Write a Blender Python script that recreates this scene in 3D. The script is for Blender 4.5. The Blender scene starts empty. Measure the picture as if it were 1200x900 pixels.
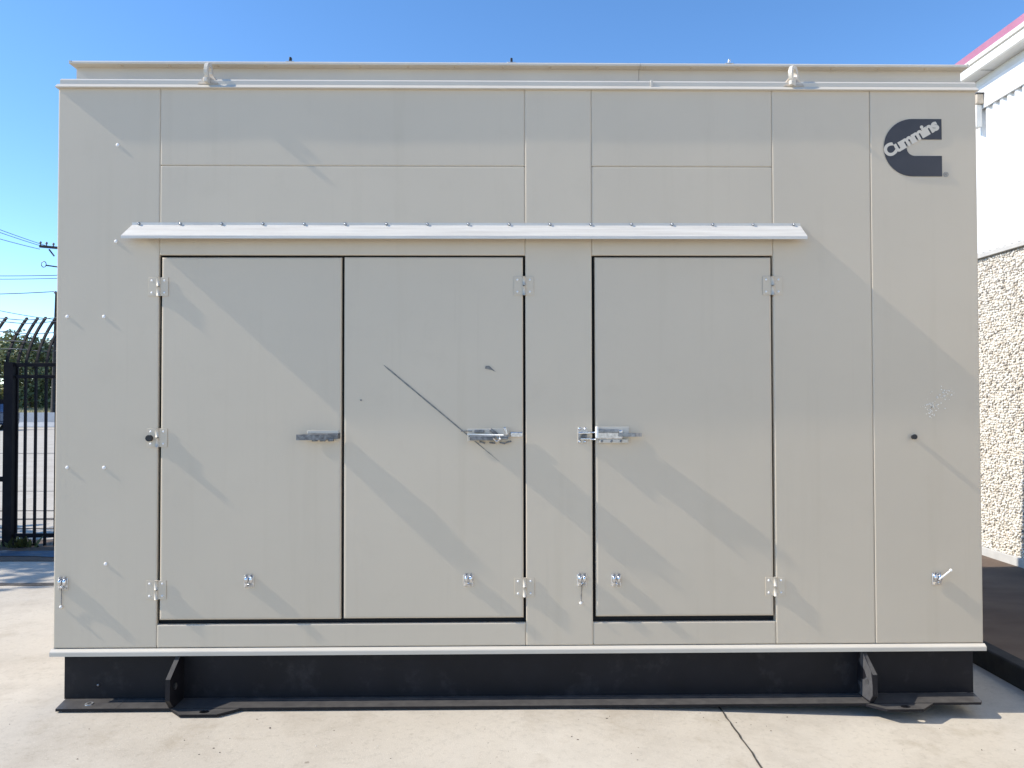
import bpy, bmesh, math, random
from mathutils import Vector, Matrix, noise

random.seed(7)
R = math.radians
SC = bpy.context.scene
COL = SC.collection

# ------------------------------------------------------------------ camera
cam = bpy.data.cameras.new('camera')
cam.sensor_fit = 'HORIZONTAL'
cam.sensor_width = 36.0
cam.lens = 27.0
cam.clip_start = 0.05
cam.clip_end = 3000
camo = bpy.data.objects.new('camera', cam)
COL.objects.link(camo)
_p, _y, _r = 0.0203356, 0.01392357, -0.0018268
fwd = Vector((math.sin(_y) * math.cos(_p), math.cos(_y) * math.cos(_p), math.sin(_p)))
rgt = Vector((math.cos(_y), -math.sin(_y), 0))
upv = rgt.cross(fwd)
r2 = math.cos(_r) * rgt + math.sin(_r) * upv
u2 = -math.sin(_r) * rgt + math.cos(_r) * upv
mw = Matrix((r2, u2, -fwd)).transposed().to_4x4()
mw.translation = Vector((-0.10025, -3.82188, 1.53567))
camo.matrix_world = mw
SC.camera = camo

# ------------------------------------------------------------------ light
SUN_DIR = Vector((-1.0, -0.056, 0.825)).normalized()      # towards the sun
w = bpy.data.worlds.new('World')
SC.world = w
w.use_nodes = True
wn = w.node_tree
sky = wn.nodes.new('ShaderNodeTexSky')
sky.sky_type = 'NISHITA'
sky.sun_disc = False
sky.sun_elevation = math.asin(SUN_DIR.z)
sky.sun_rotation = math.atan2(SUN_DIR.x, SUN_DIR.y)
sky.air_density = 0.75
sky.dust_density = 0.0
sky.ozone_density = 2.2
bg = wn.nodes['Background']
bg.inputs['Strength'].default_value = 0.15
hs = wn.nodes.new('ShaderNodeHueSaturation')
hs.inputs['Saturation'].default_value = 1.17
hs.inputs['Value'].default_value = 0.93
wn.links.new(sky.outputs['Color'], hs.inputs['Color'])
wn.links.new(hs.outputs['Color'], bg.inputs['Color'])

sun = bpy.data.lights.new('sun', 'SUN')
sun.energy = 3.1
sun.angle = R(0.53)
sun.color = (1.0, 0.92, 0.80)
suno = bpy.data.objects.new('sun', sun)
suno.rotation_euler = (-SUN_DIR).to_track_quat('-Z', 'Y').to_euler()
COL.objects.link(suno)

SC.view_settings.view_transform = 'Standard'
SC.view_settings.look = 'None'
SC.view_settings.exposure = 1.0
SC.view_settings.gamma = 1.0
try:
    SC.view_settings.use_curve_mapping = False
except Exception:
    pass


# ------------------------------------------------------------------ materials
def new_mat(name, col, rough=0.5, metal=0.0, spec=0.5):
    m = bpy.data.materials.new(name)
    m.use_nodes = True
    b = m.node_tree.nodes['Principled BSDF']
    b.inputs['Base Color'].default_value = (*col, 1)
    b.inputs['Roughness'].default_value = rough
    b.inputs['Metallic'].default_value = metal
    b.inputs['Specular IOR Level'].default_value = spec
    return m


def N(m, kind, **kw):
    n = m.node_tree.nodes.new(kind)
    for k, v in kw.items():
        setattr(n, k, v)
    return n


def L(m, a, b):
    m.node_tree.links.new(a, b)


def bsdf(m):
    return m.node_tree.nodes['Principled BSDF']


def coords(m, scale=(1, 1, 1)):
    g = N(m, 'ShaderNodeNewGeometry')
    mp = N(m, 'ShaderNodeMapping')
    mp.inputs['Scale'].default_value = scale
    L(m, g.outputs['Position'], mp.inputs['Vector'])
    return mp.outputs['Vector']


def tex_noise(m, vec, scale, detail=4, rough=0.55):
    n = N(m, 'ShaderNodeTexNoise')
    n.inputs['Scale'].default_value = scale
    n.inputs['Detail'].default_value = detail
    n.inputs['Roughness'].default_value = rough
    L(m, vec, n.inputs['Vector'])
    return n.outputs['Fac']


def ramp(m, fac, stops):
    r = N(m, 'ShaderNodeValToRGB')
    e = r.color_ramp.elements
    while len(e) < len(stops):
        e.new(0.5)
    for el, (p, c) in zip(e, stops):
        el.position = p
        el.color = (*c, 1) if len(c) == 3 else c
    L(m, fac, r.inputs['Fac'])
    return r.outputs['Color']


def mix(m, a, b, fac, mode='MIX'):
    n = N(m, 'ShaderNodeMix', data_type='RGBA', blend_type=mode)
    for s, v in ((n.inputs['A'], a), (n.inputs['B'], b)):
        if hasattr(v, 'links') or hasattr(v, 'is_linked'):
            L(m, v, s)
        else:
            s.default_value = (*v, 1)
    if hasattr(fac, 'is_linked'):
        L(m, fac, n.inputs['Factor'])
    else:
        n.inputs['Factor'].default_value = fac
    return n.outputs['Result']


def bump(m, h, strength, dist):
    b = N(m, 'ShaderNodeBump')
    b.inputs['Strength'].default_value = strength
    b.inputs['Distance'].default_value = dist
    L(m, h, b.inputs['Height'])
    L(m, b.outputs['Normal'], bsdf(m).inputs['Normal'])
    return b


def varied(name, c0, c1, scale, rough=0.5, metal=0.0, bs=0.0, bscale=None, bd=0.002, stretch=(1, 1, 1)):
    m = new_mat(name, c0, rough, metal)
    v = coords(m, stretch)
    f = tex_noise(m, v, scale)
    L(m, ramp(m, f, [(0.3, c0), (0.7, c1)]), bsdf(m).inputs['Base Color'])
    if bs:
        bump(m, tex_noise(m, v, bscale or scale), bs, bd)
    return m


def make_paint():
    m = new_mat('beige_powder_coat', (0.45, 0.43, 0.385), 0.42, 0, 0.4)
    v = coords(m)
    big = tex_noise(m, v, 1.3, 3)
    c = ramp(m, big, [(0.3, (0.650, 0.562, 0.440)), (0.72, (0.685, 0.592, 0.464))])
    vs = coords(m, (9, 9, 0.5))
    streak = tex_noise(m, vs, 1.0, 5, 0.6)
    c = mix(m, c, (0.56, 0.475, 0.35), ramp_val(m, streak, 0.56, 0.80, 0.30))
    fine = tex_noise(m, v, 260, 2)
    c = mix(m, c, (0.71, 0.63, 0.51), ramp_val(m, fine, 0.62, 0.8, 0.25))
    oi = N(m, 'ShaderNodeObjectInfo')
    tone = ramp(m, oi.outputs['Random'], [(0.0, (0.885, 0.882, 0.872)), (1.0, (0.935, 0.930, 0.915))])
    c = mix(m, c, tone, 1.0, 'MULTIPLY')
    drip = tex_noise(m, coords(m, (26, 26, 0.9)), 1.0, 4, 0.65)
    c = mix(m, c, (0.42, 0.34, 0.24), ramp_val(m, drip, 0.60, 0.82, 0.13))
    blot = tex_noise(m, v, 5.5, 6, 0.7)
    c = mix(m, c, (0.53, 0.45, 0.34), ramp_val(m, blot, 0.54, 0.80, 0.30))
    L(m, c, bsdf(m).inputs['Base Color'])
    L(m, ramp(m, big, [(0, (0.38,) * 3), (1, (0.50,) * 3)]), bsdf(m).inputs['Roughness'])
    bump(m, tex_noise(m, v, 190, 2), 0.05, 0.0012)
    return m


def ramp_val(m, fac, lo, hi, top):
    n = N(m, 'ShaderNodeMapRange')
    n.inputs['From Min'].default_value = lo
    n.inputs['From Max'].default_value = hi
    n.inputs['To Min'].default_value = 0
    n.inputs['To Max'].default_value = top
    L(m, fac, n.inputs['Value'])
    return n.outputs['Result']


def make_concrete(name, ca, cb, stain, crack=True):
    m = new_mat(name, ca, 0.9, 0, 0.25)
    v = coords(m)
    c = ramp(m, tex_noise(m, v, 0.9, 6, 0.6), [(0.3, ca), (0.7, cb)])
    c = mix(m, c, stain, ramp_val(m, tex_noise(m, v, 2.3, 7, 0.7), 0.48, 0.70, 0.6))
    c = mix(m, c, tuple(x * 0.62 for x in ca), ramp_val(m, tex_noise(m, v, 38, 6, 0.75), 0.52, 0.74, 0.55))
    c = mix(m, c, tuple(min(1, x * 1.22) for x in cb), ramp_val(m, tex_noise(m, v, 120, 3, 0.6), 0.58, 0.75, 0.5))
    c = mix(m, c, (0.16, 0.13, 0.10), ramp_val(m, tex_noise(m, v, 9.5, 3, 0.5), 0.765, 0.79, 0.55))
    for sc_, lo, hi, col_, amt in ((3.1, 0.56, 0.70, (0.33, 0.28, 0.21), 0.5), (0.55, 0.50, 0.70, (0.56, 0.53, 0.47), 0.35), (17.0, 0.66, 0.74, (0.30, 0.26, 0.21), 0.5), (240.0, 0.60, 0.72, (0.27, 0.24, 0.20), 0.45)):
        c = mix(m, c, col_, ramp_val(m, tex_noise(m, v, sc_, 5, 0.65), lo, hi, amt))
    L(m, c, bsdf(m).inputs['Base Color'])
    bump(m, tex_noise(m, v, 140, 5, 0.7), 0.35, 0.004)
    return m


def make_black():
    m = new_mat('dusty_black_skid_paint', (0.01, 0.01, 0.012), 0.5, 0, 0.22)
    v = coords(m)
    c = ramp(m, tex_noise(m, v, 5, 4), [(0.3, (0.0075, 0.0075, 0.010)), (0.75, (0.013, 0.013, 0.017))])
    c = mix(m, c, (0.045, 0.043, 0.045), ramp_val(m, tex_noise(m, v, 7.0, 7, 0.75), 0.55, 0.78, 0.65))
    c = mix(m, c, (0.06, 0.055, 0.05), ramp_val(m, tex_noise(m, coords(m, (3, 3, 14)), 9.0, 4, 0.7), 0.68, 0.78, 0.5))
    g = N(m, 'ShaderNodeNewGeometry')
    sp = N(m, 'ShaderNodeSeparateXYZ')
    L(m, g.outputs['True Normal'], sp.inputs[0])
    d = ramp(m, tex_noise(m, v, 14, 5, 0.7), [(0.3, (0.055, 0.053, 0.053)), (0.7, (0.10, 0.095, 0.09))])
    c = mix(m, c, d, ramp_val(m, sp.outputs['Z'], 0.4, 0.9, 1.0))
    L(m, c, bsdf(m).inputs['Base Color'])
    bump(m, tex_noise(m, v, 70, 3), 0.15, 0.002)
    return m


M = {}
M['paint'] = make_paint()
M['trim'] = varied('beige_trim_paint', (0.555, 0.510, 0.435), (0.60, 0.555, 0.475), 3, 0.38)
M['inside'] = new_mat('dark_enclosure_inside', (0.012, 0.012, 0.013), 0.8)
M['rubber'] = new_mat('black_rubber_seal', (0.015, 0.015, 0.016), 0.6)
M['black'] = make_black()
M['galv'] = varied('aluminium_sheet', (0.56, 0.53, 0.48), (0.70, 0.67, 0.61), 7, 0.5, 0.1, stretch=(0.4, 1, 12))
M['sunlit_dust'] = varied('sunlit_dusty_black', (0.045, 0.045, 0.050), (0.075, 0.075, 0.08), 30, 0.8)  # dusty black, lightened to carry sunlight in the colour
M['zinc'] = varied('zinc_hardware', (0.62, 0.62, 0.62), (0.75, 0.75, 0.74), 40, 0.25, 0.7)
M['chrome'] = varied('chrome_hardware', (0.45, 0.46, 0.48), (0.80, 0.81, 0.84), 90, 0.14, 1.0)
M['steel'] = varied('worn_steel', (0.16, 0.16, 0.165), (0.36, 0.36, 0.37), 60, 0.35, 0.8)
M['darksteel'] = varied('dark_worn_steel', (0.08, 0.08, 0.083), (0.26, 0.26, 0.265), 60, 0.45, 0.6)
M['rust'] = varied('rusty_bracket', (0.46, 0.38, 0.29), (0.54, 0.48, 0.40), 60, 0.7)
M['white'] = varied('white_bare_metal', (0.75, 0.75, 0.74), (0.83, 0.83, 0.82), 30, 0.4)
M['logo'] = varied('charcoal_decal', (0.030, 0.032, 0.042), (0.038, 0.040, 0.050), 8, 0.5)
M['letter'] = new_mat('pale_decal_letters', (0.62, 0.56, 0.47), 0.5)
M['greydecal'] = new_mat('grey_decal', (0.28, 0.27, 0.26), 0.5)
M['dark_mark'] = varied('dark_grey_mark', (0.13, 0.13, 0.125), (0.26, 0.255, 0.24), 50, 0.7)  # dark grey of the diagonal line and the small chips
M['scuff'] = new_mat('pale_scuff', (0.84, 0.79, 0.70), 0.8)
M['concrete'] = make_concrete('warm_concrete', (0.455, 0.41, 0.34), (0.535, 0.488, 0.41), (0.37, 0.325, 0.262))  # the concrete's own warm, mottled colour
M['joint'] = varied('joint_filler', (0.03, 0.026, 0.022), (0.11, 0.095, 0.08), 25, 0.9)
M['asphalt'] = varied('brown_asphalt', (0.105, 0.072, 0.050), (0.155, 0.110, 0.078), 3.2, 0.95, 0, 0.5, 90, 0.006, (0.8, 1.6, 1))
M['kerb'] = varied('dark_kerb_paint', (0.012, 0.010, 0.009), (0.028, 0.025, 0.022), 12, 0.85, 0, 0.4, 60, 0.004)
M['footing'] = varied('pale_footing', (0.42, 0.41, 0.39), (0.50, 0.49, 0.46), 8, 0.9)
M['siding'] = varied('white_siding', (0.80, 0.80, 0.79), (0.84, 0.84, 0.83), 5, 0.5)
M['soffit'] = varied('white_soffit', (0.66, 0.66, 0.63), (0.74, 0.74, 0.71), 5, 0.6)
M['gutter'] = varied('white_gutter', (0.78, 0.78, 0.75), (0.83, 0.83, 0.80), 5, 0.45)
M['redroof'] = varied('overexposed_red_roof', (0.36, 0.14, 0.215), (0.41, 0.17, 0.25), 4, 0.5)  # red turned pink, overexposed sunlight put into the colour
M['matrix'] = varied('pebble_mortar', (0.50, 0.46, 0.40), (0.62, 0.58, 0.51), 14, 0.95, 0, 0.5, 120, 0.005)
M['fence'] = varied('black_fence_paint', (0.004, 0.004, 0.007), (0.008, 0.008, 0.013), 10, 0.6)
bsdf(M['fence']).inputs['Specular IOR Level'].default_value = 0.12
M['wire'] = new_mat('dull_wire', (0.10, 0.11, 0.13), 0.6, 0.4)
M['cable'] = new_mat('power_cable', (0.035, 0.045, 0.055), 0.7)
M['pole'] = varied('weathered_pole', (0.025, 0.022, 0.022), (0.05, 0.045, 0.042), 6, 0.9)
M['barrier'] = varied('grey_barrier_concrete', (0.42, 0.43, 0.44), (0.55, 0.56, 0.57), 1.2, 0.9)
M['bluepaint'] = varied('worn_blue_paint', (0.025, 0.075, 0.15), (0.09, 0.11, 0.125), 7, 0.6)
M['car'] = new_mat('dark_blue_car_paint', (0.012, 0.03, 0.10), 0.25, 0.2)
M['glass'] = new_mat('dark_car_glass', (0.02, 0.022, 0.025), 0.05)
M['tyre'] = new_mat('tyre_rubber', (0.02, 0.02, 0.02), 0.85)
M['bark'] = varied('tree_bark', (0.08, 0.06, 0.045), (0.13, 0.10, 0.08), 8, 0.95)


def make_pebble_mat():
    m = new_mat('river_pebbles', (0.5, 0.47, 0.4), 0.7, 0, 0.3)
    g = N(m, 'ShaderNodeNewGeometry')
    c = ramp(m, g.outputs['Random Per Island'],
             [(0.0, (0.70, 0.68, 0.63)), (0.25, (0.78, 0.76, 0.70)), (0.45, (0.68, 0.63, 0.54)),
              (0.62, (0.80, 0.78, 0.73)), (0.82, (0.60, 0.54, 0.45)), (0.95, (0.40, 0.37, 0.33)), (1.0, (0.20, 0.19, 0.18))])
    v = coords(m)
    c = mix(m, c, (0.46, 0.41, 0.34), ramp_val(m, tex_noise(m, v, 70, 3), 0.55, 0.8, 0.35))
    L(m, c, bsdf(m).inputs['Base Color'])
    return m


M['pebble'] = make_pebble_mat()


def make_leaf(name, a, b):
    m = new_mat(name, a, 0.6, 0, 0.3)
    g = N(m, 'ShaderNodeNewGeometry')
    L(m, ramp(m, g.outputs['Random Per Island'], [(0, a), (1, b)]), bsdf(m).inputs['Base Color'])
    bsdf(m).inputs['Transmission Weight'].default_value = 0.0
    return m


M['leaf'] = make_leaf('olive_leaves', (0.11, 0.125, 0.05), (0.27, 0.28, 0.13))
M['leaf_b'] = make_leaf('dark_green_leaves', (0.085, 0.11, 0.05), (0.20, 0.225, 0.115))
M['leaf_c'] = make_leaf('yellow_green_leaves', (0.16, 0.175, 0.06), (0.33, 0.33, 0.13))
M['weed'] = make_leaf('dark_weed_leaves', (0.02, 0.03, 0.012), (0.07, 0.09, 0.03))
M['grass'] = make_leaf('dry_grass_blades', (0.20, 0.19, 0.08), (0.36, 0.31, 0.16))
M['bank'] = varied('dry_grass_ground', (0.26, 0.23, 0.11), (0.36, 0.31, 0.17), 1.4, 0.95)


# ------------------------------------------------------------------ mesh helpers
class MB:
    """collects shapes into one bmesh, each shape with its own material"""

    def __init__(self):
        self.bm = bmesh.new()
        self.mats = []

    def mi(self, key):
        if key not in self.mats:
            self.mats.append(key)
        return self.mats.index(key)

    def faces(self, fs, key, smooth=False):
        i = self.mi(key)
        for f in fs:
            f.material_index = i
            f.smooth = smooth

    def poly(self, verts, faces, key, smooth=False):
        vs = [self.bm.verts.new(v) for v in verts]
        fs = []
        for f in faces:
            try:
                fs.append(self.bm.faces.new([vs[i] for i in f]))
            except ValueError:
                pass
        self.faces(fs, key, smooth)
        return fs

    def box(self, x0, x1, y0, y1, z0, z1, key, bev=0.0, rot=None, org=None):
        vs = [Vector(p) for p in ((x0, y0, z0), (x1, y0, z0), (x1, y1, z0), (x0, y1, z0),
                                  (x0, y0, z1), (x1, y0, z1), (x1, y1, z1), (x0, y1, z1))]
        if rot is not None:
            o = Vector(org) if org else Vector(((x0 + x1) / 2, (y0 + y1) / 2, (z0 + z1) / 2))
            vs = [o + rot @ (v - o) for v in vs]
        fs = self.poly(vs, [(0, 3, 2, 1), (4, 5, 6, 7), (0, 1, 5, 4), (1, 2, 6, 5), (2, 3, 7, 6), (3, 0, 4, 7)], key)
        if bev:
            es = list({e for f in fs for e in f.edges})
            r = bmesh.ops.bevel(self.bm, geom=es, offset=bev, segments=2, affect='EDGES', profile=0.5)
            self.faces(r['faces'], key, True)
        return fs

    def prism(self, prof, a, b, axis, key, smooth=False):
        """extrude a closed profile; axis 'x': prof=(y,z); 'y': prof=(x,z); 'z': prof=(x,y)"""
        def P(u, v, t):
            return {'x': (t, u, v), 'y': (u, t, v), 'z': (u, v, t)}[axis]
        n = len(prof)
        vs = [P(u, v, a) for u, v in prof] + [P(u, v, b) for u, v in prof]
        fs = [tuple(range(n))[::-1], tuple(range(n, 2 * n))]
        fs += [(i, (i + 1) % n, n + (i + 1) % n, n + i) for i in range(n)]
        r = self.poly(vs, fs, key)
        bmesh.ops.recalc_face_normals(self.bm, faces=r)
        if smooth:
            for f in r[2:]:
                f.smooth = True
        return r

    def tube(self, pts, rad, key, seg=8, caps=True):
        pts = [Vector(p) for p in pts]
        rads = rad if isinstance(rad, (list, tuple)) else [rad] * len(pts)
        rings = []
        for i, p in enumerate(pts):
            d = (pts[min(i + 1, len(pts) - 1)] - pts[max(i - 1, 0)]).normalized()
            ref = Vector((0, 0, 1)) if abs(d.z) < 0.95 else Vector((1, 0, 0))
            a = d.cross(ref).normalized()
            b = d.cross(a)
            rings.append([self.bm.verts.new(p + rads[i] * (math.cos(t) * a + math.sin(t) * b))
                          for t in (2 * math.pi * k / seg for k in range(seg))])
        fs = []
        for r0, r1 in zip(rings, rings[1:]):
            for k in range(seg):
                fs.append(self.bm.faces.new((r0[k], r0[(k + 1) % seg], r1[(k + 1) % seg], r1[k])))
        self.faces(fs, key, True)
        if caps:
            self.faces([self.bm.faces.new(rings[0]), self.bm.faces.new(rings[-1][::-1])], key)
        bmesh.ops.recalc_face_normals(self.bm, faces=self.bm.faces[-len(fs) - 2:] if False else fs)

    def ball(self, c, r, key, sub=2, scale=(1, 1, 1)):
        mt = Matrix.Translation(c) @ Matrix.Diagonal((*scale, 1))
        before = set(self.bm.faces)
        bmesh.ops.create_icosphere(self.bm, subdivisions=sub, radius=r, matrix=mt)
        self.faces([f for f in self.bm.faces if f not in before], key, True)

    def build(self, name, parent=None):
        me = bpy.data.meshes.new(name)
        self.bm.normal_update()
        self.bm.to_mesh(me)
        self.bm.free()
        for k in self.mats:
            me.materials.append(M[k])
        o = bpy.data.objects.new(name, me)
        COL.objects.link(o)
        if parent is not None:
            o.parent = parent
        return o


def tag(o, label=None, cat=None, group=None, kind=None):
    if label: o['label'] = label
    if cat: o['category'] = cat
    if group: o['group'] = group
    if kind: o['kind'] = kind
    return o


def thing(name, label, cat, group=None):
    o = bpy.data.objects.new(name, None)
    o.empty_display_size = 0.2
    COL.objects.link(o)
    return tag(o, label, cat, group)


def dup(o, parent=None, loc=None):
    c = o.copy()
    COL.objects.link(c)
    if parent is not None: c.parent = parent
    if loc is not None: c.location = loc
    for ch in list(o.children):
        dup(ch, c)
    return c


# ------------------------------------------------------------------ ground
KERB_X = 2.69


def ground_z(x, y):
    t = max(0.0, min(1.0, (x - 0.1) / 2.5))
    t = t * t * (3 - 2 * t)
    return 0.037 - 0.066 * t


g = MB()
xs = [-900, -300, -100, -40, -20, -10, -6, -4, -3, -2.5, -2, -1, -0.5] + [0.1 + 0.125 * i for i in range(21)] + [4, 8, 20, 60, 200, 900]
ys = [-900, -200, -60, -20, -8, -4, -2, -1, -0.5, 0, 0.5, 1, 2, 3, 4, 6, 10, 20, 40, 80, 200, 900]
vs = [(x, y, ground_z(x, y)) for y in ys for x in xs]
nx = len(xs)
g.poly(vs, [(j * nx + i, j * nx + i + 1, (j + 1) * nx + i + 1, (j + 1) * nx + i)
            for j in range(len(ys) - 1) for i in range(nx - 1)], 'concrete', True)
tag(g.build('ground'), kind='structure')


def strip(name, pts, width, key, lift, kind='structure'):
    m = MB()
    n = len(pts)
    vv = []
    for i, (x, y) in enumerate(pts):
        a = Vector(pts[max(i - 1, 0)]); b = Vector(pts[min(i + 1, n - 1)])
        d = (b - a).normalized()
        wv = width * (0.75 + 0.5 * random.random()) / 2
        for s in (-1, 1):
            px, py = x - s * d.y * wv, y + s * d.x * wv
            vv.append((px, py, ground_z(px, py) + lift))
    m.poly(vv, [(2 * i, 2 * i + 2, 2 * i + 3, 2 * i + 1) for i in range(n - 1)], key)
    o = m.build(name)
    for p in o.data.polygons:
        if p.normal.z < 0:
            p.flip()
    return tag(o, kind=kind)


def wob(a, b, n, amp):
    return [(a[0] + (b[0] - a[0]) * i / n + random.uniform(-amp, amp),
             a[1] + (b[1] - a[1]) * i / n + random.uniform(-amp, amp)) for i in range(n + 1)]


strip('pavement_joint', wob((0.97, 0.6), (0.965, -3.4), 90, 0.0035), 0.0075, 'joint', 0.004)
strip('pavement_joint', wob((-9, 2.52), (-2.0, 2.52), 40, 0.004), 0.085, 'joint', 0.004)
strip('pavement_joint', wob((-14, 5.3), (-2.0, 5.25), 40, 0.01), 0.05, 'joint', 0.004)
strip('pavement_joint', wob((-14, 5.95), (-2.0, 6.0), 40, 0.01), 0.12, 'joint', 0.004)
strip('pavement_joint', wob((-14, 6.7), (-2.0, 6.75), 40, 0.01), 0.06, 'joint', 0.004)
strip('pavement_joint', wob((-20, 9.0), (-6.0, 9.0), 30, 0.02), 0.03, 'joint', 0.004)
strip('pavement_joint', wob((-40, 18.0), (-8, 18.2), 40, 0.03), 0.16, 'joint', 0.004)
strip('pavement_joint', wob((-60, 35.5), (-15, 35.8), 40, 0.05), 0.35, 'joint', 0.004)
gut = MB()
gy_ = [3.40, 3.42, 4.50, 4.55]
gxx = [-14 + 0.5 * i for i in range(25)]
gut.poly([(x, y + 0.03 * noise.noise((x * 1.3, y, 0)), ground_z(x, y) + 0.004) for y in gy_ for x in gxx],
         [(j * 25 + i, j * 25 + i + 1, (j + 1) * 25 + i + 1, (j + 1) * 25 + i) for j in range(3) for i in range(24)], 'asphalt')
tag(gut.build('asphalt_gutter'), kind='structure')
strip('painted_line', wob((-12, 3.72), (-2.5, 3.76), 60, 0.012), 0.30, 'bluepaint', 0.009)

# raised bed on the right: kerb and asphalt
k = MB()
k.box(KERB_X, KERB_X + 0.10, -6, 12, -0.06, 0.092, 'kerb', 0.012)
tag(k.build('kerb'), kind='structure')
a = MB()
gx = [KERB_X + 0.10 + 0.09 * i for i in range(20)]
gy = [-6 + 0.25 * i for i in range(73)]
vs = [(x, y, 0.084 + 0.010 * noise.noise((x * 2.1, y * 1.1, 3.3)) * min(1, (x - gx[0]) * 6)) for y in gy for x in gx]
a.poly(vs, [(j * 20 + i, j * 20 + i + 1, (j + 1) * 20 + i + 1, (j + 1) * 20 + i) for j in range(72) for i in range(19)], 'asphalt', True)
tag(a.build('asphalt'), kind='structure')


# ------------------------------------------------------------------ generator enclosure
gen = thing('generator_enclosure', 'large beige metal generator enclosure with three doors on a black steel skid', 'generator')
FX0, FX1, FZ0, FZ1, DEP = -2.3, 2.3, 0.32, 3.104, 2.60


def wave(x, z, s):
    return (noise.noise((x * 1.4 + s * 7.3, z * 1.25 - s * 3.1, s * 1.7)) * 1.0 +
            noise.noise((x * 3.1 - s * 2.3, z * 2.7 + s, s + 9.1)) * 0.32)


def sheet(name, x0, x1, z0, z1, y, thick, key, seed, amp=0.0022, cham=0.0035, parent=gen, step=0.05):
    """a panel whose front is a slightly wavy sheet with rounded edges"""
    m = MB()

    def lines(a, b):
        n = max(2, int(round((b - a) / step)))
        inner = [a + (b - a) * i / n for i in range(1, n)]
        return [a, a + cham * 0.3, a + cham, a + cham * 2.2] + inner + [b - cham * 2.2, b - cham, b - cham * 0.3, b]
    X, Z = lines(x0, x1), lines(z0, z1)
    off = {0: cham, 1: cham * 0.35}
    vv = []
    for j, z in enumerate(Z):
        for i, x in enumerate(X):
            d = min(x - x0, x1 - x, z - z0, z1 - z)
            e = max(off.get(i, 0), off.get(len(X) - 1 - i, 0), off.get(j, 0), off.get(len(Z) - 1 - j, 0))
            k = max(0.0, min(1.0, d / 0.14)); k = k * k * (3 - 2 * k)
            vv.append((x, y + e - amp * k * wave(x, z, seed), z))
    nx_, nz_ = len(X), len(Z)
    front = [(j * nx_ + i, j * nx_ + i + 1, (j + 1) * nx_ + i + 1, (j + 1) * nx_ + i) for j in range(nz_ - 1) for i in range(nx_ - 1)]
    ring = [i for i in range(nx_)] + [j * nx_ + nx_ - 1 for j in range(1, nz_)] + \
           [(nz_ - 1) * nx_ + i for i in range(nx_ - 2, -1, -1)] + [j * nx_ for j in range(nz_ - 2, 0, -1)]
    base = len(vv)
    for r in ring:
        p = vv[r]
        vv.append((p[0], y + thick, p[2]))
    n = len(ring)
    side = [(ring[i], base + i, base + (i + 1) % n, ring[(i + 1) % n]) for i in range(n)]
    fs = m.poly(vv, front + side + [tuple(range(base, base + n))], key)
    for f in fs[:len(front)]:
        f.smooth = True
    bmesh.ops.recalc_face_normals(m.bm, faces=fs)
    return m.build(name, parent)


S = 0.0012      # half of a seam
C1, C2, C3, C4, C5 = -1.795, 0.0195, 0.353, 1.263, 1.760
T_ = 0.02
panels = [
    (FX0, C1 - S, FZ0, FZ1),
    (C1 + S, C2 - S, 2.703 + S, FZ1), (C1 + S, C2 - S, 2.256, 2.703 - S),
    (C2 + S, C3 - S, FZ0, FZ1),
    (C3 + S, C4 - S, 2.703 + S, FZ1), (C3 + S, C4 - S, 2.256, 2.703 - S),
    (C4 + S, C5 - S, FZ0, FZ1), (C5 + S, FX1, FZ0, FZ1),
    (C1 + S, C2 - S, FZ0, 0.432), (C3 + S, C4 - S, FZ0, 0.432)]
PY = [0, -0.0006, -0.0006, -0.0014, -0.0006, -0.0006, -0.0014, -0.0022, -0.0006, -0.0006]
for i, (x0, x1, z0, z1) in enumerate(panels):
    sheet('panel', x0, x1, z0, z1, PY[i], T_, 'paint', i + 1.37, 0.0015 if (x1 - x0) * (z1 - z0) > 0.4 else 0.0006)

b = MB()                                     # inner shell behind the seams and doors
b.box(FX0 + 0.03, FX1 - 0.03, 0.035, 0.055, FZ0 + 0.01, FZ1 - 0.03, 'inside')
b.build('inner_lining', gen)
for x0, x1, z0, z1 in [(c - S + 0.0002, c + S - 0.0002, FZ0 + 0.01, FZ1 - 0.01) for c in (C4, C5)] + \
        [(c - S + 0.0002, c + S - 0.0002, a_, b_) for c in (C1, C2, C3) for a_, b_ in ((FZ0 + 0.01, 0.431), (2.257, FZ1 - 0.01))] + \
        [(C1 + 0.01, C2 - 0.01, 2.703 - S + 0.0002, 2.703 + S - 0.0002), (C3 + 0.01, C4 - 0.01, 2.703 - S + 0.0002, 2.703 + S - 0.0002)]:
    b = MB(); b.box(x0, x1, 0.0035, 0.034, z0, z1, 'paint'); b.build('seam_strip', gen)
for (x0, x1) in ((FX0, FX0 + 0.02), (FX1 - 0.02, FX1)):
    b = MB()
    b.box(x0, x1, T_ + 0.001, DEP, FZ0, FZ1 - 0.002, 'paint', 0.002)
    b.build('side_wall', gen)
b = MB(); b.box(FX0 + 0.021, FX1 - 0.021, DEP - 0.02, DEP, FZ0, FZ1 - 0.002, 'paint'); b.build('back_wall', gen)
b = MB(); b.box(FX0 + 0.03, FX1 - 0.03, 0.06, DEP - 0.03, FZ0 + 0.01, FZ0 + 0.03, 'inside'); b.build('floor_plate', gen)
b = MB()
b.box(FX0 + 0.01, FX1 - 0.01, 0.012, DEP - 0.01, FZ1, FZ1 + 0.012, 'paint', 0.002)
roof = b.build('roof', gen)

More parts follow.
